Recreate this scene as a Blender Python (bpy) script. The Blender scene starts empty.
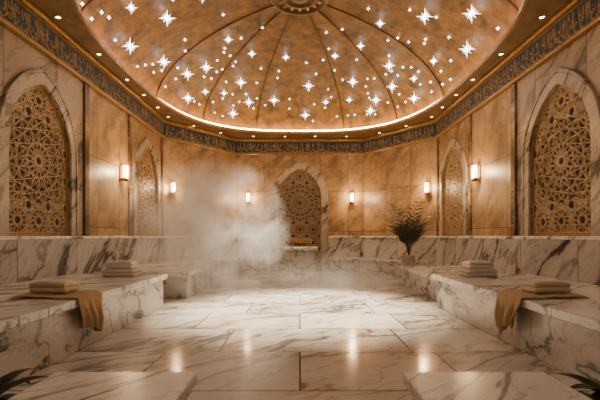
import bpy, bmesh, math, random
from mathutils import Vector, Matrix
R = random.Random(7)
C = bpy.context.scene.collection
EYE = 1.3

# ---------------------------------------------------------------- materials
def new_mat(name):
    m = bpy.data.materials.new(name); m.use_nodes = True
    nt = m.node_tree
    b = nt.nodes.get("Principled BSDF")
    return m, nt, b
def N(nt, t, **kw):
    n = nt.nodes.new(t)
    for k, v in kw.items(): setattr(n, k, v)
    return n
def L(nt, a, b): nt.links.new(a, b)
def math_n(nt, op, a, b=None, clamp=False):
    n = N(nt, 'ShaderNodeMath', operation=op); n.use_clamp = clamp
    for i, v in enumerate((a, b)):
        if v is None: continue
        if isinstance(v, (int, float)): n.inputs[i].default_value = v
        else: L(nt, v, n.inputs[i])
    return n.outputs[0]
def mix(nt, fac, a, b, blend='MIX'):
    n = N(nt, 'ShaderNodeMix', data_type='RGBA', blend_type=blend)
    if isinstance(fac, (int, float)): n.inputs[0].default_value = fac
    else: L(nt, fac, n.inputs[0])
    for i, v in ((6, a), (7, b)):
        if isinstance(v, tuple): n.inputs[i].default_value = (*v[:3], 1)
        else: L(nt, v, n.inputs[i])
    return n.outputs[2]
def ramp(nt, v, stops):
    n = N(nt, 'ShaderNodeValToRGB')
    e = n.color_ramp.elements
    while len(e) < len(stops): e.new(0.5)
    for i, (p, c) in enumerate(stops):
        e[i].position = p; e[i].color = (*c, 1) if len(c) == 3 else c
    L(nt, v, n.inputs[0]); return n.outputs[0]

def marble(name, base, vein, scale=1.0, rough=0.22, joints=None, jcol=(0.12, 0.09, 0.06), cloud=(0.5, 0.45, 0.38), veinamt=1.0, mortar=0.006, cloudamt=0.4, k1=36, k2=46, stretch=0.28, tint=0.0, halo=0.25, squash=1.0, rot=(0.5, 0.35, 0.85)):
    m, nt, b = new_mat(name)
    tc = N(nt, 'ShaderNodeTexCoord')
    co = tc.outputs['Object']
    jf = None
    if joints:
        br = N(nt, 'ShaderNodeTexBrick')
        br.offset = joints[2] if len(joints) > 2 else 0.5
        br.squash = squash; br.squash_frequency = 2
        br.inputs['Color1'].default_value = (0, 0, 0, 1); br.inputs['Color2'].default_value = (1, 1, 1, 1)
        br.inputs['Mortar'].default_value = (0.5, 0.5, 0.5, 1)
        br.inputs['Scale'].default_value = 1; br.inputs['Mortar Size'].default_value = mortar
        br.inputs['Mortar Smooth'].default_value = 0.1
        br.inputs['Brick Width'].default_value = joints[0]; br.inputs['Row Height'].default_value = joints[1]
        L(nt, co, br.inputs['Vector'])
        jf = br.outputs['Fac']; bcol = br.outputs['Color']
        sc = N(nt, 'ShaderNodeVectorMath', operation='SCALE'); sc.inputs['Scale'].default_value = 23.0
        L(nt, bcol, sc.inputs[0])
        ad = N(nt, 'ShaderNodeVectorMath', operation='ADD')
        L(nt, co, ad.inputs[0]); L(nt, sc.outputs[0], ad.inputs[1]); co = ad.outputs[0]
    rt = N(nt, 'ShaderNodeMapping'); rt.inputs['Rotation'].default_value = rot
    L(nt, co, rt.inputs[0])
    mp = N(nt, 'ShaderNodeMapping')
    mp.inputs['Scale'].default_value = (scale, scale * stretch, scale)
    L(nt, rt.outputs[0], mp.inputs[0])
    def field(s, dist, det):
        n = N(nt, 'ShaderNodeTexNoise'); n.inputs['Scale'].default_value = s
        n.inputs['Detail'].default_value = det; n.inputs['Distortion'].default_value = dist
        n.inputs['Roughness'].default_value = 0.55
        L(nt, mp.outputs[0], n.inputs['Vector'])
        return math_n(nt, 'ABSOLUTE', math_n(nt, 'SUBTRACT', n.outputs[0], 0.5))
    def line(d, k): return math_n(nt, 'SUBTRACT', 1.0, math_n(nt, 'MULTIPLY', d, k), True)
    f1 = field(1.15, 0.35, 4); f2 = field(2.6, 0.4, 4)
    core = math_n(nt, 'MULTIPLY', line(f1, k1), 1.5, True)
    v1 = math_n(nt, 'MAXIMUM', core, math_n(nt, 'MULTIPLY', line(f1, k1 * 0.35), halo)); v2 = math_n(nt, 'MULTIPLY', line(f2, k2), 1.3, True)
    n3 = N(nt, 'ShaderNodeTexNoise'); n3.inputs['Scale'].default_value = 1.1; n3.inputs['Detail'].default_value = 6
    L(nt, mp.outputs[0], n3.inputs['Vector'])
    cl = ramp(nt, n3.outputs[0], [(0.42, (0, 0, 0)), (0.70, (1, 1, 1))])
    c0 = mix(nt, math_n(nt, 'MULTIPLY', cl, cloudamt), base, cloud)
    if jf is not None and tint:
        c0 = mix(nt, math_n(nt, 'MULTIPLY', bcol, tint), c0, cloud)
    mask = math_n(nt, 'ADD', math_n(nt, 'MULTIPLY', cl, 0.7), 0.5, True)
    vv = math_n(nt, 'MULTIPLY', math_n(nt, 'MAXIMUM', v1, math_n(nt, 'MULTIPLY', v2, 0.5)), mask)
    c1 = mix(nt, math_n(nt, 'MULTIPLY', vv, veinamt), c0, vein)
    if jf is not None: c1 = mix(nt, jf, c1, jcol)
    L(nt, c1, b.inputs['Base Color'])
    r = math_n(nt, 'ADD', math_n(nt, 'MULTIPLY', n3.outputs[0], 0.16), rough - 0.08)
    L(nt, r, b.inputs['Roughness'])
    if jf is not None:
        bp = N(nt, 'ShaderNodeBump'); bp.invert = True; bp.inputs['Strength'].default_value = 0.4; bp.inputs['Distance'].default_value = 0.004
        L(nt, jf, bp.inputs['Height']); L(nt, bp.outputs[0], b.inputs['Normal'])
    return m

def mottled(name, c1, c2, scale=3, rough=0.4, metal=0.0, bump=0.0, detail=6, lo=0.36, hi=0.64):
    m, nt, b = new_mat(name)
    tc = N(nt, 'ShaderNodeTexCoord')
    n = N(nt, 'ShaderNodeTexNoise'); n.inputs['Scale'].default_value = scale; n.inputs['Detail'].default_value = detail
    n.inputs['Roughness'].default_value = 0.7
    L(nt, tc.outputs['Object'], n.inputs['Vector'])
    L(nt, ramp(nt, n.outputs[0], [(lo, c1), (hi, c2)]), b.inputs['Base Color'])
    b.inputs['Roughness'].default_value = rough; b.inputs['Metallic'].default_value = metal
    if bump:
        bp = N(nt, 'ShaderNodeBump'); bp.inputs['Strength'].default_value = bump; bp.inputs['Distance'].default_value = 0.01
        L(nt, n.outputs[0], bp.inputs['Height']); L(nt, bp.outputs[0], b.inputs['Normal'])
    return m
def emis(name, col, s):
    m, nt, b = new_mat(name)
    b.inputs['Base Color'].default_value = (*col, 1)
    b.inputs['Emission Color'].default_value = (*col, 1); b.inputs['Emission Strength'].default_value = s
    return m
def terry(name, col, col2):
    m, nt, b = new_mat(name)
    tc = N(nt, 'ShaderNodeTexCoord')
    n = N(nt, 'ShaderNodeTexNoise'); n.inputs['Scale'].default_value = 160; n.inputs['Detail'].default_value = 3
    L(nt, tc.outputs['Object'], n.inputs['Vector'])
    L(nt, ramp(nt, n.outputs[0], [(0.3, col2), (0.7, col)]), b.inputs['Base Color'])
    b.inputs['Roughness'].default_value = 0.95
    bp = N(nt, 'ShaderNodeBump'); bp.inputs['Strength'].default_value = 0.5; bp.inputs['Distance'].default_value = 0.004
    L(nt, n.outputs[0], bp.inputs['Height']); L(nt, bp.outputs[0], b.inputs['Normal'])
    return m

M_floor = marble("floor_marble", (0.73, 0.655, 0.56), (0.085, 0.064, 0.048), 1.0, 0.14, (1.5, 1.12, 0.42), (0.085, 0.058, 0.037), (0.42, 0.335, 0.25), 1.0, 0.010, 0.6, 32, 40, 0.36, 0.45, 0.35, 1.45, (0.1, 0.1, 0.9))
M_marble = marble("white_marble", (0.82, 0.785, 0.74), (0.055, 0.052, 0.050), 1.5, 0.20, None, cloud=(0.54, 0.51, 0.475), k1=34)
M_bshade = marble("bench_front_shaded", (0.66, 0.615, 0.56), (0.035, 0.032, 0.030), 1.5, 0.22, None, cloud=(0.40, 0.365, 0.33), k1=28)  # darker copy of the bench marble, puts shade into the front faces
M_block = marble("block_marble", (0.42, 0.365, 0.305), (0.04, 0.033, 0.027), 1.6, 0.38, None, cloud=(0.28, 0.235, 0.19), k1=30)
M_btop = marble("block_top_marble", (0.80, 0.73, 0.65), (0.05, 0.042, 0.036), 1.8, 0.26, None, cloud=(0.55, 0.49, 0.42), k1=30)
M_wains = marble("wainscot_marble", (0.58, 0.55, 0.51), (0.030, 0.027, 0.025), 1.4, 0.2, (1.6, 3.0, 0.0), (0.09, 0.075, 0.06), (0.34, 0.32, 0.295), cloudamt=0.55, k1=26, mortar=0.008)
M_wallm = marble("wall_marble", (0.40, 0.315, 0.225), (0.07, 0.050, 0.036), 1.0, 0.28, (1.3, 1.1, 0.5), (0.09, 0.065, 0.045), (0.23, 0.17, 0.118), 0.95, cloudamt=0.75, k1=30, mortar=0.008)
M_gold = marble("golden_travertine", (0.47, 0.30, 0.14), (0.12, 0.068, 0.029), 2.2, 0.40, (1.05, 1.48, 0.0), (0.075, 0.044, 0.02), (0.20, 0.118, 0.050), 0.6, 0.009, 0.95, 26, 26, 0.6, 0.35, 0.4)
M_surr = marble("surround_marble", (0.47, 0.395, 0.31), (0.05, 0.040, 0.032), 1.6, 0.24, None, cloud=(0.28, 0.23, 0.18), cloudamt=0.6, k1=30)
M_brown = marble("brown_marble", (0.12, 0.065, 0.03), (0.05, 0.025, 0.012), 2, 0.25)
M_soffit = mottled("soffit_plaster", (0.12, 0.067, 0.023), (0.22, 0.125, 0.045), 2.5, 0.5)
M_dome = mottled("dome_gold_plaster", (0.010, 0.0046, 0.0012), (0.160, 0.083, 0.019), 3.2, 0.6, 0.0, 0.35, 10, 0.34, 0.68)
M_trimgold = mottled("antique_gold", (0.26, 0.15, 0.05), (0.42, 0.25, 0.09), 12, 0.35, 0.6)
M_rib = mottled("rib_bronze", (0.022, 0.012, 0.004), (0.055, 0.031, 0.011), 12, 0.4, 0.3)
M_frieze = mottled("frieze_dark_blue", (0.008, 0.028, 0.054), (0.018, 0.044, 0.076), 14, 0.7)
M_script = mottled("frieze_script_gold", (0.25, 0.16, 0.068), (0.37, 0.245, 0.11), 20, 0.5, 0.0)
M_lattice = mottled("carved_bronze_lattice", (0.30, 0.20, 0.105), (0.45, 0.31, 0.175), 15, 0.45, 0.0)
M_lattice2 = mottled("carved_pale_lattice", (0.36, 0.26, 0.16), (0.50, 0.37, 0.24), 15, 0.45, 0.0)
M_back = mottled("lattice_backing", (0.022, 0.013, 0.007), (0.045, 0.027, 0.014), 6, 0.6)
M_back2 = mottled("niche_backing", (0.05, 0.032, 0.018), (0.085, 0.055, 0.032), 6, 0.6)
M_bronze = mottled("bronze", (0.16, 0.09, 0.04), (0.3, 0.18, 0.08), 20, 0.35, 0.8)
M_sconce = emis("sconce_glass", (1.0, 0.66, 0.31), 14)
M_down = emis("downlight_lens", (1.0, 0.78, 0.5), 20)
M_cove = emis("cove_strip", (1.0, 0.52, 0.16), 55)
M_star = emis("star_flare", (0.94, 0.96, 1.0), 17)
M_star2 = emis("small_star_flare", (1.0, 0.92, 0.80), 15)
M_towel = terry("cream_terry", (0.80, 0.69, 0.53), (0.64, 0.53, 0.39))
M_towelw = terry("white_terry", (0.80, 0.73, 0.62), (0.66, 0.59, 0.48))
M_cloth = terry("tan_terry", (0.58, 0.40, 0.20), (0.42, 0.28, 0.13))
M_leaf = mottled("dark_leaf", (0.010, 0.015, 0.008), (0.026, 0.034, 0.016), 8, 0.4)
M_palm = mottled("hazed_palm_leaf", (0.028, 0.028, 0.015), (0.080, 0.072, 0.042), 8, 0.5)  # leaf colour greyed and lightened to put haze into it
M_pot = mottled("stone_urn", (0.24, 0.20, 0.15), (0.42, 0.35, 0.27), 8, 0.5)

# ---------------------------------------------------------------- helpers
def obj_from(name, verts, faces, mat=None, smooth=False, matidx=None):
    me = bpy.data.meshes.new(name); me.from_pydata([tuple(v) for v in verts], [], faces); me.update()
    if mat:
        for mm in (mat if isinstance(mat, (list, tuple)) else [mat]): me.materials.append(mm)
    if matidx: me.polygons.foreach_set('material_index', matidx)
    if smooth: me.polygons.foreach_set('use_smooth', [True] * len(me.polygons))
    o = bpy.data.objects.new(name, me); C.objects.link(o); return o
def recalc(o):
    bm = bmesh.new(); bm.from_mesh(o.data); bmesh.ops.recalc_face_normals(bm, faces=bm.faces); bm.to_mesh(o.data); bm.free()
def bevel(o, w, seg=3):
    md = o.modifiers.new("bevel", 'BEVEL'); md.width = w; md.segments = seg; md.limit_method = 'ANGLE'
    return o
BOXF = [(0, 3, 2, 1), (4, 5, 6, 7), (0, 1, 5, 4), (1, 2, 6, 5), (2, 3, 7, 6), (3, 0, 4, 7)]
def boxv(x0, x1, y0, y1, z0, z1):
    return [(x0, y0, z0), (x1, y0, z0), (x1, y1, z0), (x0, y1, z0), (x0, y0, z1), (x1, y0, z1), (x1, y1, z1), (x0, y1, z1)]
def box(name, x0, x1, y0, y1, z0, z1, mat, bev=0.0):
    o = obj_from(name, boxv(x0, x1, y0, y1, z0, z1), BOXF, mat)
    if bev: bevel(o, bev)
    return o
def empty(name, loc, label, cat, group=None):
    e = bpy.data.objects.new(name, None); e.empty_display_size = 0.1; C.objects.link(e); e.location = loc
    tag(e, label, cat, group); return e
def tag(o, label, cat, group=None):
    o["label"] = label; o["category"] = cat
    if group: o["group"] = group
    return o
def struct(o, label=None):
    o["kind"] = "structure"
    if label: o["label"] = label; 
    return o
def par(ch, p, keep_local=True):
    ch.parent = p; return ch
def curve_plate(name, polys, thick, mat, bev=0.0):
    cu = bpy.data.curves.new(name, 'CURVE'); cu.dimensions = '2D'; cu.fill_mode = 'BOTH'
    cu.extrude = thick / 2; cu.bevel_depth = bev
    for p in polys:
        s = cu.splines.new('POLY'); s.points.add(len(p) - 1); s.use_cyclic_u = True
        for i, q in enumerate(p): s.points[i].co = (q[0], q[1], 0, 1)
    t = bpy.data.objects.new("tmp", cu); C.objects.link(t)
    bpy.context.view_layer.update()
    me = bpy.data.meshes.new_from_object(t.evaluated_get(bpy.context.evaluated_depsgraph_get()))
    bpy.data.objects.remove(t)
    for v in me.vertices: v.co.z -= thick / 2
    me.name = name; me.materials.clear(); me.materials.append(mat)
    o = bpy.data.objects.new(name, me); C.objects.link(o); return o
def wallmat(a, b):
    """local x along a->b, local y up, local z into the room"""
    u = Vector((b[0] - a[0], b[1] - a[1], 0)).normalized(); up = Vector((0, 0, 1)); n = u.cross(up)
    M = Matrix((( u.x, up.x, n.x, a[0]), (u.y, up.y, n.y, a[1]), (u.z, up.z, n.z, 0), (0, 0, 0, 1)))
    return M, (Vector(b) - Vector(a)).length
def lathe(name, prof, mat, seg=48, smooth=True):
    vs, fs = [], []
    n = len(prof)
    for i in range(seg):
        a = 2 * math.pi * (i + 0.5) / seg
        for r, z in prof: vs.append((r * math.cos(a), r * math.sin(a), z))
    for i in range(seg):
        j = (i + 1) % seg
        for k in range(n - 1): fs.append((i * n + k, j * n + k, j * n + k + 1, i * n + k + 1))
    fs.append(tuple(i * n for i in reversed(range(seg)))) ; fs.append(tuple(i * n + n - 1 for i in range(seg)))
    return obj_from(name, vs, fs, mat, smooth)

# ---------------------------------------------------------------- camera
cam = bpy.data.cameras.new("camera"); cam.lens = 24; cam.sensor_width = 36; cam.shift_y = 0.06; cam.clip_start = 0.05
co = bpy.data.objects.new("camera", cam); C.objects.link(co)
co.location = (0, 0, EYE); co.rotation_euler = (math.radians(90), 0, 0)
bpy.context.scene.camera = co

# ---------------------------------------------------------------- room
XW, YF, YC, YB, XB, TOP = 4.3, -2.0, 12.5, 15.0, 2.4, 4.94
PTS = [(-XW, YF), (-XW, YC), (-XB, YB), (XB, YB), (XW, YC), (XW, YF)]
fl = box("floor", -4.6, 4.6, -2.3, 15.3, -0.15, 0, M_floor); struct(fl, "polished veined marble slab floor")

def arch(a, s, r, x0=0, y0=None, off=0, n=14):
    """pointed arch outline; a half width, s spring height, r rise, y0 bottom"""
    a2, r2 = a + off, r + off * 1.25
    c = (r2 * r2 - a2 * a2) / (2 * a2); rad = a2 + c
    pts = [(x0 + a2, y0), (x0 + a2, s)]
    amax = math.atan2(r2, c) if c > 0 else math.pi - math.atan2(r2, -c)
    for i in range(1, n + 1):
        t = amax * i / n; pts.append((x0 - c + rad * math.cos(t), s + rad * math.sin(t)))
    left = [(2 * x0 - x, y) for x, y in pts[:-1]][::-1]
    return pts + left
AW, AS, AR = 0.80, 2.74, 1.08
NB = 0.22   # bottom of the central niche

def wall(name, a, b, mat, u0, u1, holes, label, z1=TOP + 0.3):
    M, ln = wallmat(a, b)
    polys = [[(u0, 0), (u1, 0), (u1, z1), (u0, z1)]]
    for (hx, y0) in holes: polys.append(arch(AW, AS, AR, hx, y0))
    o = curve_plate(name, polys, 0.25, mat); o.matrix_world = M
    return struct(o, label)
def U(y): return y - YF
wall("wall_left", PTS[0], PTS[1], M_wallm, 0, U(8.0), [(U(6.65), 1.3)], "cream veined marble wall with pointed arch niche")
wall("wall_left_rear", PTS[0], PTS[1], M_gold, U(8.0), U(12.5), [(U(11.25), 1.3)], "golden travertine slab wall with pointed niche")
wall("wall_right", PTS[4], PTS[5], M_wallm, 12.5 - 8.0, 14.5, [(12.5 - 6.65, 1.3)], "cream veined marble wall with pointed arch niche")
wall("wall_right_rear", PTS[4], PTS[5], M_gold, 0, 12.5 - 8.0, [(12.5 - 11.25, 1.3)], "golden travertine slab wall with pointed niche")
wall("wall_corner_left", PTS[1], PTS[2], M_gold, 0, wallmat(PTS[1], PTS[2])[1], [], "angled golden travertine wall")
wall("wall_corner_right", PTS[3], PTS[4], M_gold, 0, wallmat(PTS[3], PTS[4])[1], [], "angled golden travertine wall")
wall("wall_back", PTS[2], PTS[3], M_gold, 0, 2 * XB, [(XB, NB)], "golden travertine wall with tall central niche")
wall("wall_front", PTS[5], PTS[0], M_gold, 0, 2 * XW, [], "golden travertine wall")

tn = [0]
def trim(o, label):
    tn[0] += 1; o.name = "trim_%d" % tn[0]; return struct(o, label)

def local_box(a, b, u0, u1, v0, v1, n0, n1, mat, bev=0.0):
    M, _ = wallmat(a, b)
    o = box("trim", u0, u1, v0, v1, n0, n1, mat, bev); o.matrix_world = M; return o
segs = [(PTS[i], PTS[i + 1]) for i in range(5)]
SU, SUB = 0.15, 0.20
for k, (a, b) in enumerate(segs):
    ln = wallmat(a, b)[1]
    hw = AW + SUB + 0.06
    spans = [(0, ln)] if k != 2 else [(0, XB - hw), (XB + hw, ln)]
    for (u0, u1) in spans:
        trim(local_box(a, b, u0, u1, 0, 1.24, 0.002, 0.06, M_wains), "veined white marble wainscot panel")
        trim(local_box(a, b, u0, u1, 1.24, 1.30, 0.002, 0.10, M_marble, 0.012), "marble wainscot cap ledge")
    if k == 2: trim(local_box(a, b, XB - hw, XB + hw, 0, NB, 0.002, 0.06, M_wains), "marble wainscot panel below the niche")
    trim(local_box(a, b, 0, ln, 4.34, 4.40, 0.002, 0.10, M_trimgold, 0.02), "gold moulding below calligraphy frieze")
    trim(local_box(a, b, 0, ln, 4.84, 4.94, 0.002, 0.14, M_trimgold, 0.03), "gold crown moulding above frieze")

# frieze with calligraphic strokes
def ribbon(vs, fs, pts, w, zoff, ang=0.8):
    n = len(pts); base = len(vs)
    for i, p in enumerate(pts):
        a = pts[max(0, i - 1)]; b = pts[min(n - 1, i + 1)]
        d = Vector((b[0] - a[0], b[1] - a[1]));
        if d.length < 1e-6: d = Vector((1, 0))
        d.normalize(); th = math.atan2(d.y, d.x)
        t = i / (n - 1); ww = w * (0.35 + 0.65 * abs(math.sin(th - ang))) * (0.5 + 0.5 * min(1, 4 * t, 4 * (1 - t)))
        nx, ny = -d.y * ww / 2, d.x * ww / 2
        vs.append((p[0] + nx, p[1] + ny, zoff)); vs.append((p[0] - nx, p[1] - ny, zoff))
    for i in range(n - 1):
        q = base + 2 * i; fs.append((q, q + 1, q + 3, q + 2))
def arc(cx, cy, rx, ry, a0, a1, n=12):
    return [(cx + rx * math.cos(math.radians(a0 + (a1 - a0) * i / n)), cy + ry * math.sin(math.radians(a0 + (a1 - a0) * i / n))) for i in range(n + 1)]
def frieze(a, b, seed):
    rr = random.Random(seed); M, ln = wallmat(a, b)
    vs = boxv(0, ln, 4.40, 4.84, 0.002, 0.06); fs = list(BOXF)
    n0 = len(fs); z = 0.064; w = 0.030
    K = 0.55
    for lay in range(3):
        x = 0.05 + 0.04 * lay
        while x < ln - 0.14:
            g = rr.random()
            lo = 4.49 + 0.09 * lay; top = 4.78 - 0.03 * (lay == 1)
            if g < 0.30:
                ribbon(vs, fs, [(x + 0.02, top), (x + 0.012, (top + lo) / 2 + 0.03), (x + 0.022, (top + lo) / 2 - 0.03), (x + 0.03, lo)], w, z); x += 0.075 * K
            elif g < 0.48:
                ribbon(vs, fs, [(x + 0.09 * K, top), (x + 0.083 * K, 4.64)] + arc(x + 0.045 * K, lo, 0.042 * K, 0.045, 0, -170, 8), w, z); x += 0.13 * K
            elif g < 0.68:
                ribbon(vs, fs, arc(x + 0.10 * K, lo + 0.03, 0.11 * K, 0.070, 10, -190, 14), w, z)
                ribbon(vs, fs, [(x + 0.09 * K, lo + 0.05), (x + 0.118 * K, lo + 0.075)], w, z, 2.4); x += 0.19 * K
            elif g < 0.82:
                ribbon(vs, fs, arc(x + 0.05 * K, lo + 0.03, 0.042 * K, 0.034, -90, 270, 12), w * 0.8, z)
                ribbon(vs, fs, [(x + 0.05 * K, lo - 0.005), (x + 0.12 * K, lo - 0.01), (x + 0.16 * K, lo + 0.01)], w, z); x += 0.14 * K
            else:
                ribbon(vs, fs, [(x, lo + 0.07), (x + 0.06 * K, lo + 0.10), (x + 0.13 * K, lo + 0.07), (x + 0.05 * K, lo + 0.04)] + arc(x + 0.10 * K, lo - 0.01, 0.09 * K, 0.05, 150, 320, 10), w, z); x += 0.18 * K
            if rr.random() < 0.4:
                q = x - 0.05; h = rr.choice([4.70, 4.76, 4.445]); ribbon(vs, fs, [(q, h), (q + 0.020, h + 0.020)], w * 0.9, z, 2.4)
            if lay: x += rr.uniform(0.02, 0.16)
    for yy in (4.416, 4.822): 
        ribbon(vs, fs, [(0.005 + (ln - 0.01) * i / 4, yy) for i in range(5)], 0.016, z, math.pi / 2)
    mi = [0] * n0 + [1] * (len(fs) - n0)
    o = obj_from("frieze", vs, fs, [M_frieze, M_script], matidx=mi); o.matrix_world = M
    trim(o, "dark blue frieze band with gold calligraphy script")
for k, (a, b) in enumerate(segs): frieze(a, b, 11 + k)

# pilaster strips between bays
for s in (-1, 1):
    for yy, w in ((8.0, 0.16), (10.06, 0.12), (12.42, 0.12)):
        o = box("trim", min(s * 4.298, s * 4.25), max(s * 4.298, s * 4.25), yy - w / 2, yy + w / 2, 1.3, 4.34, M_brown, 0.01)
        trim(o, "slim brown marble pilaster strip")

# ---------------------------------------------------------------- ceiling and dome
DC, DA, DB, NE = 9.2, 3.88, 5.0, 2.8
def se(th, a, b):
    c, s = math.cos(th), math.sin(th)
    return (math.copysign(abs(c) ** (2 / NE), c) * a, DC + math.copysign(abs(s) ** (2 / NE), s) * b)
NS = 96
outer = [(-4.5, -2.2), (-4.5, 12.6), (-2.5, 15.2), (2.5, 15.2), (4.5, 12.6), (4.5, -2.2)]
cl = curve_plate("ceiling", [outer, [se(2 * math.pi * i / NS, DA, DB) for i in range(NS)]], 0.05, M_soffit)
cl.location.z = TOP + 0.05; struct(cl, "golden plaster soffit with rounded opening to dome")
def ringwall(name, o0, o1, z0, z1, mat):
    vs, fs = [], []
    for i in range(NS):
        th = 2 * math.pi * i / NS
        p, q = se(th, DA + o0, DB + o0), se(th, DA + o1, DB + o1)
        vs += [(p[0], p[1], z0), (p[0], p[1], z1), (q[0], q[1], z1), (q[0], q[1], z0)]
    for i in range(NS):
        j = (i + 1) % NS
        for k in range(4): fs.append((4 * i + k, 4 * j + k, 4 * j + (k + 1) % 4, 4 * i + (k + 1) % 4))
    o = obj_from(name, vs, fs, mat); recalc(o); return o
trim(ringwall("lip", 0.0, -0.04, TOP - 0.02, TOP + 0.06, M_trimgold), "gold lip moulding around dome opening")
trim(ringwall("cove", 0.11, 0.05, TOP + 0.055, TOP + 0.13, M_cove), "warm glowing cove light strip")
ZB, DH, XO = TOP + 0.055, 1.82, 0.27
def dome_pt(th, ph, off=0.0):
    s = math.sin(ph); x, y = se(th, (DA + XO - off) * s, (DB + XO - off) * s)
    return Vector((x, y, ZB + (DH - off) * math.cos(ph)))
vs, fs = [], []
NP = 28
for j in range(NP + 1):
    for i in range(NS): vs.append(dome_pt(2 * math.pi * i / NS, math.pi / 2 * max(j, 0.02) / NP))
for j in range(NP):
    for i in range(NS):
        k = (i + 1) % NS; fs.append((j * NS + i, (j + 1) * NS + i, (j + 1) * NS + k, j * NS + k))
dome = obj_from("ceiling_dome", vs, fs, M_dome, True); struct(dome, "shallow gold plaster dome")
NG = 12
for g in range(NG):
    th = math.pi / 2 + (g + 0.5) * 2 * math.pi / NG
    vs, fs = [], []
    n = 30
    for j in range(n + 1):
        ph = 0.13 + (1.50 - 0.13) * j / n
        p, q = dome_pt(th, ph), dome_pt(th, ph, 0.025)
        t = (dome_pt(th + 0.01, ph) - dome_pt(th - 0.01, ph)).normalized() * 0.015
        vs += [p + t, q + t, q - t, p - t]
    for j in range(n):
        for k in range(3): fs.append((4 * j + k, 4 * j + 4 + k, 4 * j + 5 + k, 4 * j + 1 + k))
    o = obj_from("rib", vs, fs, M_rib); recalc(o); trim(o, "slim bronze dome rib")
# medallion
md = lathe("ceiling_medallion", [(0.02, -0.10), (0.12, -0.09), (0.16, -0.05), (0.3, -0.04), (0.33, -0.07), (0.37, -0.07), (0.40, -0.04), (0.56, -0.03), (0.6, -0.08), (0.66, -0.08), (0.70, -0.03), (0.70, 0.0)], M_rib, 48)
md.location = (0, DC, ZB + DH - 0.0); md.scale = (1, 1.0, 1); 
tag(md, "carved bronze rosette medallion at the dome crown", "ceiling medallion")
for i in range(16):
    a = 2 * math.pi * i / 16
    for (r0, r1, w) in ((0.40, 0.57, 0.045),):
        rm = (r0 + r1) / 2; d = Vector((math.cos(a), math.sin(a), 0)); t = Vector((-d.y, d.x, 0))
        pv = [d * r0 + Vector((0, 0, -0.03)), d * rm + t * w + Vector((0, 0, -0.03)), d * r1 + Vector((0, 0, -0.03)), d * rm - t * w + Vector((0, 0, -0.03)), d * rm + Vector((0, 0, -0.085))]
        o = obj_from("petal", pv, [(0, 1, 4), (1, 2, 4), (2, 3, 4), (3, 0, 4)], M_trimgold); par(o, md)

# stars: lit cutouts, their flare modelled as glowing spikes in every direction
def starburst(name, r, mat, core, base, diag=True):
    bm = bmesh.new(); bmesh.ops.create_icosphere(bm, subdivisions=1, radius=core)
    dirs = [(Vector(d), 1.0) for d in ((1, 0, 0), (-1, 0, 0), (0, 1, 0), (0, -1, 0), (0, 0, 1), (0, 0, -1))]
    if diag:
        for a in (-1, 1):
            for b in (-1, 1):
                dirs += [(Vector((a, 0, b)).normalized(), 0.66), (Vector((0, a, b)).normalized(), 0.66), (Vector((a, b, 0)).normalized(), 0.66)]
    for d, k in dirs:
        bb = base * (1 if k == 1.0 else 0.85)
        o1 = d.orthogonal().normalized() * bb; o2 = d.cross(o1).normalized() * bb
        c = [bm.verts.new(v) for v in (o1, o2, -o1, -o2)]; t = bm.verts.new(d * r * k)
        for i in range(4): bm.faces.new((c[i], c[(i + 1) % 4], t))
    me = bpy.data.meshes.new(name); bm.to_mesh(me); bm.free(); me.materials.append(mat); return me
SB = starburst("star_light", 0.20, M_star, 0.012, 0.0085); SM = starburst("star_light", 0.13, M_star, 0.010, 0.007); SS = starburst("small_star_light", 0.045, M_star2, 0.010, 0.0075, False)
def put_star(me, th, ph, kind):
    small = kind == 2
    p = dome_pt(th, ph, 0.0)
    nrm = (dome_pt(th + 0.02, ph) - dome_pt(th - 0.02, ph)).cross(dome_pt(th, ph + 0.02) - dome_pt(th, ph - 0.02)).normalized()
    if nrm.z > 0: nrm = -nrm
    o = bpy.data.objects.new("small_star_light" if small else "star_light", me); C.objects.link(o)
    o.location = p + nrm * (0.17, 0.12, 0.045)[kind]
    tag(o, "tiny glowing star light set in gold dome" if small else "bright white eight-pointed star light set in dome", "star light", "small dome star lights" if small else "large dome star lights")
for g in range(NG):
    th0 = math.pi / 2 + g * 2 * math.pi / NG; st = 2 * math.pi / NG
    jj = lambda a: R.uniform(-a, a)
    big = [(th0 + jj(0.04), 1.22 + jj(0.03), 0), (th0 + (0.27 + jj(0.05)) * st, 1.01 + jj(0.04), g % 2), (th0 - (0.27 + jj(0.05)) * st, 1.03 + jj(0.04), 1 - g % 2),
           (th0 + jj(0.08) * st, 0.78 + jj(0.04), 0), (th0 + 0.22 * st, 0.52 + jj(0.04), 1)]
    for (a_, p_, k_) in big: put_star((SB, SM)[k_], a_, p_, k_)
    placed = []
    for _ in range(200):
        if len(placed) >= 15: break
        a_, p_ = th0 + R.uniform(-0.45, 0.45) * st, 0.28 + 1.06 * math.sqrt(R.random())
        P = dome_pt(a_, p_)
        if all((P - dome_pt(b_[0], b_[1])).length > 0.24 for b_ in big) and all((P - q_).length > 0.18 for q_ in placed):
            put_star(SS, a_, p_, 2); placed.append(P)

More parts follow.
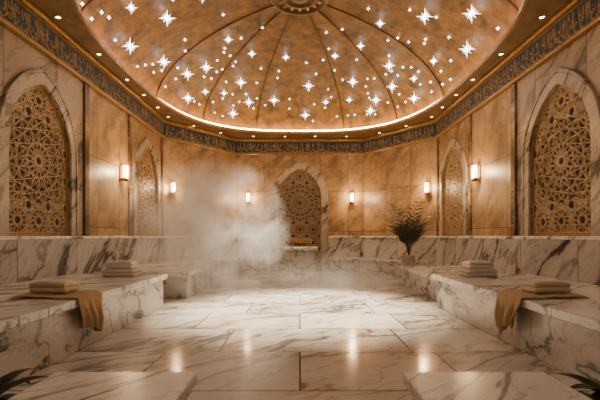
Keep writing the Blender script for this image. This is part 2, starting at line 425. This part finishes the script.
# ---------------------------------------------------------------- downlights
dl_me = lathe("lens", [(0.001, -0.006), (0.035, -0.006), (0.038, 0.0)], M_down, 20).data
rg_me = lathe("ring", [(0.038, 0.0), (0.042, -0.012), (0.058, -0.008), (0.06, 0.0)], M_trimgold, 20).data
for n_ in ("lens", "ring"): bpy.data.objects.remove(bpy.data.objects[n_])
spot = bpy.data.lights.new("downlight_beam", 'SPOT'); spot.energy = 12; spot.color = (1.0, 0.74, 0.45); spot.spot_size = math.radians(60); spot.spot_blend = 0.8; spot.shadow_soft_size = 0.05
dpos = []
for s in (-1, 1):
    for y in (2.4, 4.0, 5.3, 6.65, 8.0, 9.3, 10.3, 11.3, 12.2): dpos.append((s * 4.02, y))
    dpos += [(s * 3.50, 13.2), (s * 2.80, 14.1)]
dpos += [(-1.7, 14.6), (-0.55, 14.6), (0.55, 14.6), (1.7, 14.6)]
for (x, y) in dpos:
    e = empty("downlight", (x, y, TOP), "small round recessed warm downlight in soffit", "ceiling light", "soffit downlights")
    a = bpy.data.objects.new("lens", dl_me); b = bpy.data.objects.new("trim_ring", rg_me)
    for q in (a, b): C.objects.link(q); par(q, e)
    l = bpy.data.objects.new("downlight_beam", spot); C.objects.link(l); l.parent = e; l.location = (0, 0, -0.03)

# ---------------------------------------------------------------- lattice screens
def inside_arch(x, y, a, s, r, y0):
    if abs(x) > a or y < y0: return False
    if y <= s: return True
    c = (r * r - a * a) / (2 * a); rad = a + c
    return (abs(x) + c) ** 2 + (y - s) ** 2 < rad * rad
def lattice_segs(a, s, r, y0):
    S = []
    def poly(pts, closed=True):
        n = len(pts)
        for i in range(n if closed else n - 1): S.append((pts[i], pts[(i + 1) % n]))
    def starpoly(cx, cy, rad, n, k, rot=0.0):
        P = [(cx + rad * math.cos(2 * math.pi * i / n + rot), cy + rad * math.sin(2 * math.pi * i / n + rot)) for i in range(n)]
        for i in range(n): S.append((P[i], P[(i + k) % n]))
    def circ(cx, cy, rad, n=32): poly([(cx + rad * math.cos(2 * math.pi * i / n), cy + rad * math.sin(2 * math.pi * i / n)) for i in range(n)])
    cy = 2.55
    rb = a * 0.90
    starpoly(0, cy, rb, 16, 1, math.pi / 16)
    starpoly(0, cy, rb, 16, 6, math.pi / 16); starpoly(0, cy, rb, 16, 4, math.pi / 16)
    circ(0, cy, rb * 0.24, 16); starpoly(0, cy, rb * 0.24, 8, 3); starpoly(0, cy, rb * 0.60, 16, 7)
    p = a / 1.6
    small0 = len(S)
    for i in range(-3, 4):
        for j in range(-6, 7):
            cx, cyy = i * p, cy + j * p
            starpoly(cx, cyy, p * 0.54, 12, 5, math.pi / 12)
            starpoly(cx, cyy, p * 0.54, 12, 1, math.pi / 12)
            starpoly(cx, cyy, p * 0.54, 12, 3, math.pi / 12)
            starpoly(cx + p / 2, cyy + p / 2, p * 0.2, 4, 1, 0); starpoly(cx + p / 2, cyy + p / 2, p * 0.2, 4, 1, math.pi / 4)
    out = []
    for idx, (A, B) in enumerate(S):
        n = 10
        fn = (lambda x, y: inside_arch(x, y, a, s, r, y0)) if idx < small0 else (lambda x, y: inside_arch(x, y, a, s, r, y0) and (x * x + (y - cy) ** 2 > rb * rb))
        pts = [(A[0] + (B[0] - A[0]) * t / n, A[1] + (B[1] - A[1]) * t / n) for t in range(n + 1)]
        st = None
        for q in range(n + 1):
            ok = fn(*pts[q])
            if ok and st is None: st = q
            if (not ok or q == n) and st is not None:
                en = q if ok else q - 1
                if en > st: out.append((pts[st], pts[en]))
                st = None
    return out
def bars(name, S, w, d, z, mat):
    vs, fs = [], []
    for (A, B) in S:
        dx, dy = B[0] - A[0], B[1] - A[1]; ln = math.hypot(dx, dy)
        if ln < 1e-5: continue
        nx, ny = -dy / ln * w / 2, dx / ln * w / 2; ex, ey = dx / ln * w * .3, dy / ln * w * .3
        A = (A[0] - ex, A[1] - ey); B = (B[0] + ex, B[1] + ey)
        b = len(vs)
        vs += [(A[0] + nx, A[1] + ny, z), (A[0] - nx, A[1] - ny, z), (B[0] - nx, B[1] - ny, z), (B[0] + nx, B[1] + ny, z),
               (A[0] + nx * .6, A[1] + ny * .6, z + d), (A[0] - nx * .6, A[1] - ny * .6, z + d), (B[0] - nx * .6, B[1] - ny * .6, z + d), (B[0] + nx * .6, B[1] + ny * .6, z + d)]
        fs += [tuple(b + i for i in f) for f in BOXF[1:]]
    o = obj_from(name, vs, fs, mat); return o
def screen_meshes(y0, frm, lat, bak, su):
    sc = {}
    o = bars("lattice", lattice_segs(AW, AS, AR, y0), 0.023, 0.03, -0.07, lat); sc['lattice'] = o.data; bpy.data.objects.remove(o)
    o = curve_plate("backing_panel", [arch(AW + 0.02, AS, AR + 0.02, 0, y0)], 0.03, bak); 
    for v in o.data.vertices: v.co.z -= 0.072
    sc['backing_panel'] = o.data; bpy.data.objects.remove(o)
    o = curve_plate("marble_surround", [arch(AW, AS, AR, 0, y0, su), arch(AW, AS, AR, 0, y0, 0.0)], 0.035, frm, 0.008)
    for v in o.data.vertices: v.co.z += 0.037
    sc['marble_surround'] = o.data; bpy.data.objects.remove(o)
    o = curve_plate("inner_frame", [arch(AW, AS, AR, 0, y0 + 0.0, -0.002), arch(AW, AS, AR, 0, y0 + 0.05, -0.045)], 0.04, M_trimgold, 0.006)
    for v in o.data.vertices: v.co.z -= 0.03
    sc['inner_frame'] = o.data; bpy.data.objects.remove(o)
    o = curve_plate("outer_moulding", [arch(AW, AS, AR, 0, y0, su + 0.045), arch(AW, AS, AR, 0, y0, su + 0.01)], 0.045, frm, 0.008)
    for v in o.data.vertices: v.co.z += 0.047
    sc['outer_moulding'] = o.data; bpy.data.objects.remove(o)
    return sc
sc_hi = screen_meshes(1.302, M_surr, M_lattice, M_back, SU); sc_lo = screen_meshes(NB + 0.002, M_surr, M_lattice2, M_back2, SUB)
def screen(a, b, u, meshes, y0, label):
    M, _ = wallmat(a, b)
    e = empty("arched_lattice_screen", (0, 0, 0), label, "lattice screen", "arched lattice screens")
    e.matrix_world = M @ Matrix.Translation((u, 0, 0))
    for k, me in meshes.items():
        o = bpy.data.objects.new(k, me); C.objects.link(o); o.parent = e
lab = "pointed arch niche with carved bronze geometric lattice and marble surround"
screen(PTS[0], PTS[1], U(6.65), sc_hi, 1.3, lab)
screen(PTS[0], PTS[1], U(11.25), sc_hi, 1.3, lab)
screen(PTS[4], PTS[5], 12.5 - 6.65, sc_hi, 1.3, lab)
screen(PTS[4], PTS[5], 12.5 - 11.25, sc_hi, 1.3, lab)
screen(PTS[2], PTS[3], XB, sc_lo, NB, "tall pointed arch lattice niche behind the pedestal fountain")

# ---------------------------------------------------------------- sconces
gl = lathe("glass_shade", [(0.001, -0.15), (0.055, -0.15), (0.062, -0.14), (0.062, 0.14), (0.055, 0.15), (0.001, 0.15)], M_sconce, 24)
cap = lathe("bronze_cap", [(0.001, -0.225), (0.045, -0.225), (0.08, -0.18), (0.08, -0.15), (0.001, -0.15)], M_trimgold, 24)
bp_ = box("back_plate", -0.08, 0.08, -0.25, 0.19, 0, 0.02, M_trimgold, 0.008)
arm = box("arm", -0.02, 0.02, -0.215, -0.18, 0.015, 0.09, M_bronze, 0.005)
gl_me, cap_me, bp_me, arm_me = gl.data, cap.data, bp_.data, arm.data
for o in (gl, cap, bp_, arm): bpy.data.objects.remove(o)
sl = bpy.data.lights.new("sconce_glow", 'POINT'); sl.energy = 62; sl.color = (1.0, 0.64, 0.32); sl.shadow_soft_size = 0.07
def sconce(a, b, u, z):
    M, _ = wallmat(a, b)
    e = empty("wall_sconce", (0, 0, 0), "glowing cylindrical glass wall sconce on brass bracket", "wall lamp", "wall sconces")
    e.matrix_world = M @ Matrix.Translation((u, z, 0.0))
    for nm, me in (("glass_shade", gl_me), ("bronze_cap", cap_me), ("back_plate", bp_me), ("arm", arm_me)):
        o = bpy.data.objects.new(nm, me); C.objects.link(o); o.parent = e
        if nm in ("glass_shade", "bronze_cap"):
            o.rotation_euler = (-math.pi / 2, 0, 0); o.location = (0, 0, 0.11)
        if nm == "back_plate": 
            bevel(o, 0.006); o.location.z = 0.001
    l = bpy.data.objects.new("sconce_glow", sl); C.objects.link(l); l.parent = e; l.location = (0, 0, 0.28)
sz = 2.84
sconce(PTS[0], PTS[1], U(9.6), sz); sconce(PTS[4], PTS[5], 12.5 - 9.6, sz)
cl_ = wallmat(PTS[1], PTS[2])[1]
sconce(PTS[1], PTS[2], 0.32, sz); sconce(PTS[3], PTS[4], cl_ - 0.32, sz)
sconce(PTS[2], PTS[3], XB - 1.93, 2.74); sconce(PTS[2], PTS[3], XB + 1.93, 2.74)

# ---------------------------------------------------------------- benches
def bench(x0, x1, y0, y1, h, label, nose=0.06, slab=0.09, sides=None, rot=None):
    cx, cy = (x0 + x1) / 2, (y0 + y1) / 2
    e = empty("marble_bench", (cx, cy, 0), label, "bench")
    hx, hy = (x1 - x0) / 2, (y1 - y0) / 2
    bx0, bx1 = (-hx + nose, hx) if cx > 0 else (-hx, hx - nose)
    by0 = -hy + nose; by1 = hy - nose
    if sides == 'back': bx0, bx1, by1 = -hx, hx, hy
    b = box("bench_body", bx0, bx1, by0, by1, 0, h - slab, M_bshade, 0.008)
    n = max(1, round((y1 - y0) / 1.7)) if sides != 'back' else 1
    vs, fs = [], []
    for i in range(n):
        a0 = -hy + (y1 - y0) * i / n + 0.003; a1 = -hy + (y1 - y0) * (i + 1) / n - 0.003
        k = len(vs); vs += boxv(-hx, hx, a0, a1, h - slab, h); fs += [tuple(k + q for q in f) for f in BOXF]
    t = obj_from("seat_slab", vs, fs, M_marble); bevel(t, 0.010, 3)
    for o in (b, t): par(o, e)
    if rot: e.location = (rot[0], rot[1], 0); e.rotation_euler = (0, 0, rot[2])
    return e
bench(-4.235, -2.45, 0.4, 7.4, 0.6, "long veined white marble bench carrying tan towels")
bench(2.45, 4.235, 0.4, 7.4, 0.6, "long veined white marble bench with draped tan towel")
bench(-4.235, -2.3, 8.3, 11.6, 0.55, "shorter marble bench wrapped in steam")
bench(2.68, 4.235, 7.65, 10.8, 0.5, "shorter marble bench below small lattice niche")
bench(-2.1, -1.1, 14.35, 14.93, 0.5, "low marble bench against the rear wall", 0.04, 0.08, 'back')
bench(1.1, 2.1, 14.35, 14.93, 0.5, "low marble bench against the rear wall", 0.04, 0.08, 'back')
for s in (-1, 1):
    ax = math.atan2(2.5, 1.9); nx, ny = -math.sin(ax) * s, -math.cos(ax)
    mx, my = s * (XW + XB) / 2, (YC + YB) / 2
    bench(-1.2, 1.2, -0.3, 0.3, 0.5, "low marble bench along the angled wall", 0.04, 0.08, 'back', (mx + nx * 0.37 , my + ny * 0.37, -s * ax))
# foreground marble blocks
for s in (-1, 1):
    e = empty("marble_block", (s * 0.96, 1.72, 0), "low marble block seat with polished top slab", "stone seat", "marble block seats")
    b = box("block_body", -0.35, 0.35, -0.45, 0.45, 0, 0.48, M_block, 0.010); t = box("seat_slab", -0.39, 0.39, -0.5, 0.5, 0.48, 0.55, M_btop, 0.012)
    par(b, e); par(t, e)

# ---------------------------------------------------------------- towels
def folded_mesh(name, w, d, layers, lt, mat, seed=0):
    rr = random.Random(seed); path = []
    for i in range(layers):
        z = lt * (i + 0.5); xs = [(-d / 2 + lt / 2), (d / 2 - lt / 2)]
        if i % 2: xs = xs[::-1]
        jit = rr.uniform(-0.006, 0.006)
        for t in range(7): path.append((xs[0] + (xs[1] - xs[0]) * t / 6 + jit, z))
        if i < layers - 1:
            sg = 1 if xs[1] > 0 else -1
            for t in range(1, 5):
                a = -math.pi / 2 + math.pi * t / 5; path.append((xs[1] + sg * math.cos(a) * lt * 0.5 + jit, z + lt / 2 + math.sin(a) * lt * 0.5))
    vs, fs = [], []; nw = 8; H = lt * layers
    for i in range(nw + 1):
        u = i / nw; x = -w / 2 + w * u; edge = min(u, 1 - u) * 2
        for (y, z) in path:
            puff = 1 - 0.18 * (1 - edge) ** 3 - 0.12 * (abs(y) / (d / 2)) ** 3
            vs.append((x + rr.uniform(-1, 1) * 0.004, y * (1 - 0.04 * (1 - edge) ** 3), z * puff + rr.uniform(-1, 1) * 0.0025))
    n = len(path)
    for i in range(nw):
        for k in range(n - 1): fs.append((i * n + k, (i + 1) * n + k, (i + 1) * n + k + 1, i * n + k + 1))
    o = obj_from(name, vs, fs, mat, True)
    md = o.modifiers.new("solid", 'SOLIDIFY'); md.thickness = lt * 0.96; md.offset = 0
    sb = o.modifiers.new("sub", 'SUBSURF'); sb.render_levels = 2; sb.levels = 2
    return o
def place_towel(x, y, z, rot, w, d, layers, lt, mat, label, group=None):
    o = folded_mesh("folded_towel", w, d, layers, lt, mat, int(abs(x * 100 + y * 10 + z * 7)))
    o.location = (x, y, z); o.rotation_euler = (0, 0, rot); tag(o, label, "towel", group); return o
for s in (-1, 1):
    g = "stacked cream towels"
    place_towel(s * 3.10, 6.95, 0.604, s * 0.03, 0.56, 0.38, 2, 0.070, M_towelw, "folded cream towel at bottom of stack on bench", g)
    place_towel(s * 3.10, 6.95, 0.746, 0.05, 0.44, 0.34, 2, 0.064, M_towelw, "folded cream towel on top of stack on bench", g)

def draped(s, yc, w):
    path = []; nx = 18
    xi, xe, zt = 3.25, 2.45, 0.610
    for i in range(nx + 1): path.append((xi + (xe + 0.015 - xi) * i / nx, zt, 0))
    for i in range(1, 5):
        a = math.pi / 2 * i / 5; path.append((xe + 0.015 - 0.030 * math.sin(a), zt - 0.025 + 0.025 * math.cos(a), 0.1))
    nd = 16; drop = 0.36
    for i in range(nd + 1): path.append((xe - 0.020, zt - 0.025 - drop * i / nd, i / nd))
    vs, fs = [], []; nw = 40
    for j in range(nw + 1):
        u = j / nw; y = (u - 0.5) * w
        for (x, z, h) in path:
            hh = min(1, h * 1.6)
            fold = 0.034 * hh * (1 + math.sin(u * 19 + 1.3 * s)) + 0.012 * hh * (1 + math.sin(u * 47 + h * 2))
            top = 0.006 * (1 + math.sin(u * 17 + x * 9)) + 0.004 * (1 + math.sin(x * 23 - u * 9)) if h == 0 else 0.005 * (1 - h)
            skew = (-0.12 * (xi - x)) if h == 0 else -0.10
            skew2 = 0.05 * h * math.sin(u * 5)
            vs.append((s * (x - fold), yc + y * (1 - 0.22 * h) + skew + skew2, z + top + (0.05 * h * math.sin(u * 5 + 1))))
    n = len(path)
    for j in range(nw):
        for k in range(n - 1): fs.append((j * n + k, (j + 1) * n + k, (j + 1) * n + k + 1, j * n + k + 1))
    o = obj_from("draped_towel", vs, fs, M_cloth, True)
    md = o.modifiers.new("solid", 'SOLIDIFY'); md.thickness = 0.016; md.offset = 0
    o.modifiers.new("sub", 'SUBSURF').render_levels = 1
    tag(o, "tan terry towel draped over the marble bench edge", "towel"); return o
for s in (-1, 1):
    draped(s, 4.75, 0.54)
    place_towel(s * 2.92, 4.73, 0.642, s * 0.10 , 0.46, 0.30, 2, 0.070, M_towel, "folded cream towel resting on draped tan towel")

# ---------------------------------------------------------------- pedestal and basin
PY = 12.7
e = empty("marble_pedestal", (0, PY, 0), "octagonal stepped white marble pedestal before the niche", "pedestal")
b = lathe("base", [(0.001, 0), (0.66, 0), (0.66, 0.10), (0.58, 0.10), (0.58, 0.18), (0.001, 0.18)], M_marble, 8, False); par(b, e)
b = lathe("column", [(0.001, 0.18), (0.53, 0.18), (0.50, 0.24), (0.48, 0.28), (0.48, 0.78), (0.50, 0.82), (0.53, 0.86), (0.001, 0.86)], M_surr, 8, False); par(b, e)
b = lathe("top_slab", [(0.001, 0.86), (0.58, 0.86), (0.60, 0.88), (0.60, 0.95), (0.58, 0.97), (0.001, 0.97)], M_marble, 8, False); par(b, e)
bs = lathe("gold_basin", [(0.001, 0.0), (0.22, 0.0), (0.24, 0.02), (0.20, 0.05), (0.34, 0.10), (0.41, 0.18), (0.43, 0.23), (0.41, 0.23), (0.31, 0.13), (0.12, 0.08), (0.001, 0.07)], M_trimgold, 40)
bs.location = (0, PY, 0.971); tag(bs, "shallow hammered gold basin on the pedestal", "basin")

# ---------------------------------------------------------------- plants
def fronds(name, n, length, width, lift, seed, mat, leaflets=True, spread=1.0, emin=0.55, emax=1.35):
    rr = random.Random(seed); vs, fs = [], []
    for i in range(n):
        az = 2 * math.pi * i / n * 1.618 * 3 + rr.uniform(-0.3, 0.3); el = rr.uniform(emin, emax) ; ln = length * rr.uniform(0.6, 1.1)
        p = Vector((0, 0, 0)); pts = []
        d_el = el; k = 14
        for j in range(k + 1):
            pts.append(p.copy())
            dirv = Vector((math.cos(az) * math.cos(d_el) * spread, math.sin(az) * math.cos(d_el) * spread, math.sin(d_el))).normalized()
            p = p + dirv * ln / k; d_el -= lift / k
        side = Vector((-math.sin(az), math.cos(az), 0))
        def blade(A, B, w, sd):
            b = len(vs); m = (A + B) / 2
            vs.extend([A, m + sd * w, B, m - sd * w]); fs.append((b, b + 1, b + 2, b + 3))
        if leaflets:
            for j in range(k):
                b = len(vs); t = side * 0.006; vs.extend([pts[j] + t, pts[j] - t, pts[j + 1] - t, pts[j + 1] + t]); fs.append((b, b + 1, b + 2, b + 3))
            for j in range(5, k + 1):
                dv = (pts[j] - pts[j - 1]).normalized(); L_ = length * 0.17 * math.sin(math.pi * min(0.95, 0.15 + j / k * 0.8))
                for sg in (-1, 1):
                    end = pts[j] + (side * sg * 0.9 + dv * 0.7 + Vector((0, 0, -0.2))).normalized() * L_
                    blade(pts[j], end, width, dv)
        else:
            b = len(vs)
            for j in range(k + 1):
                t = j / k; w = width * math.sin(math.pi * min(0.98, 0.12 + t * 0.86)) ** 0.8
                vs.extend([pts[j] + side * w, pts[j] - Vector((0, 0, w * 0.4)), pts[j] - side * w])
            for j in range(k):
                for q in range(2): fs.append((b + 3 * j + q, b + 3 * j + 3 + q, b + 3 * j + 4 + q, b + 3 * j + 1 + q))
    return obj_from(name, vs, fs, mat, True)
def plant(name, x, y, potprof, ftop, fol, label):
    e = empty(name, (x, y, 0), label, "plant")
    p = lathe("pot", potprof, M_pot, 32); par(p, e)
    par(fol, e); fol.location = (0, 0, ftop)
plant("potted_palm", 3.10, 11.4, [(0.001, 0), (0.14, 0), (0.16, 0.04), (0.20, 0.30), (0.21, 0.50), (0.18, 0.70), (0.20, 0.75), (0.17, 0.75), (0.16, 0.68), (0.001, 0.68)], 0.67, fronds("foliage", 44, 1.80, 0.018, 1.35, 4, M_palm, True, 0.44, 1.1, 1.54), "tall feathery potted palm in stone urn beside the wall")
for s in (-1, 1):
    plant("potted_plant", s * 1.92, 2.35, [(0.001, 0), (0.10, 0), (0.12, 0.02), (0.15, 0.18), (0.16, 0.21), (0.13, 0.21), (0.12, 0.18), (0.001, 0.18)], 0.18,
          fronds("foliage", 26, 0.62, 0.055, 1.6, 9 + s, M_leaf, False, 1.0, 0.6, 1.3), "dark leafy potted plant on the floor between bench and block")

# ---------------------------------------------------------------- steam
def steam(name, loc, rad, dens, nscale, thr, seed, label, em=0.10, dist=1.4, pw=1.6):
    bm = bmesh.new(); bmesh.ops.create_icosphere(bm, subdivisions=3, radius=1.0)
    me = bpy.data.meshes.new(name); bm.to_mesh(me); bm.free()
    o = bpy.data.objects.new(name, me); C.objects.link(o); o.location = loc; o.scale = rad
    m = bpy.data.materials.new(name); m.use_nodes = True; nt = m.node_tree; nt.nodes.clear()
    out = N(nt, 'ShaderNodeOutputMaterial'); pv = N(nt, 'ShaderNodeVolumePrincipled')
    pv.inputs['Color'].default_value = (0.98, 0.92, 0.85, 1); pv.inputs['Anisotropy'].default_value = 0.1
    tc = N(nt, 'ShaderNodeTexCoord')
    ln = N(nt, 'ShaderNodeVectorMath', operation='LENGTH'); L(nt, tc.outputs['Object'], ln.inputs[0])
    fall = math_n(nt, 'SUBTRACT', 1.0, math_n(nt, 'POWER', ln.outputs['Value'], pw), True)
    mp = N(nt, 'ShaderNodeMapping'); mp.inputs['Location'].default_value = (seed * 3.7, seed, 0); mp.inputs['Scale'].default_value = tuple(r * nscale for r in rad)
    L(nt, tc.outputs['Object'], mp.inputs[0])
    nz = N(nt, 'ShaderNodeTexNoise'); nz.inputs['Scale'].default_value = 1; nz.inputs['Detail'].default_value = 5; nz.inputs['Roughness'].default_value = 0.62; nz.inputs['Distortion'].default_value = dist
    L(nt, mp.outputs[0], nz.inputs['Vector'])
    d = math_n(nt, 'MULTIPLY', math_n(nt, 'SUBTRACT', nz.outputs[0], thr, True), fall)
    dd = math_n(nt, 'MULTIPLY', d, dens)
    L(nt, dd, pv.inputs['Density'])
    pv.inputs['Emission Color'].default_value = (1.0, 0.72, 0.47, 1); L(nt, math_n(nt, 'MULTIPLY', dd, em), pv.inputs['Emission Strength'])  # steam glows by itself, standing in for light scattered many times inside
    L(nt, pv.outputs[0], out.inputs['Volume'])
    me.materials.append(m)
    tag(o, label, "steam"); o["kind"] = "stuff"; return o
steam("steam_cloud", (-2.1, 9.0, 1.42), (1.95, 1.4, 1.75), 10.0, 1.25, 0.43, 1, "billowing white steam plume rising beside the bench", 0.28)
steam("steam_cloud", (0.2, 9.9, 0.15), (3.9, 2.2, 0.90), 1.15, 1.2, 0.38, 2, "low drifting steam haze over the far floor", 0.28)

# ---------------------------------------------------------------- lights
def spotl(name, loc, target, energy, size, blend, col, soft):
    l = bpy.data.lights.new(name, 'SPOT'); l.energy = energy; l.spot_size = math.radians(size); l.spot_blend = blend; l.color = col; l.shadow_soft_size = soft
    o = bpy.data.objects.new(name, l); C.objects.link(o); o.location = loc
    o.rotation_euler = (Vector(target) - Vector(loc)).to_track_quat('-Z', 'Y').to_euler(); return o
spotl("dome_light", (0, 8.6, 6.5), (0, 7.5, 0), 12500, 48, 0.75, (1.0, 0.865, 0.68), 0.15)
spotl("niche_fill", (0, 11.3, 4.98), (0, 12.9, 0.5), 400, 36, 0.8, (1.0, 0.82, 0.60), 0.08)  # added spot that brightens pedestal and niche, no fixture there
pl = bpy.data.lights.new("room_fill", 'AREA'); pl.shape = 'DISK'; pl.size = 2.2; pl.energy = 44; pl.color = (1.0, 0.83, 0.62)  # added unseen fill for the near floor, blocks and benches
po = bpy.data.objects.new("room_fill", pl); C.objects.link(po); po.location = (0, 1.8, 4.85)
w = bpy.data.worlds.new("world"); bpy.context.scene.world = w; w.use_nodes = True
w.node_tree.nodes['Background'].inputs[0].default_value = (0.05, 0.03, 0.015, 1); w.node_tree.nodes['Background'].inputs[1].default_value = 0.3
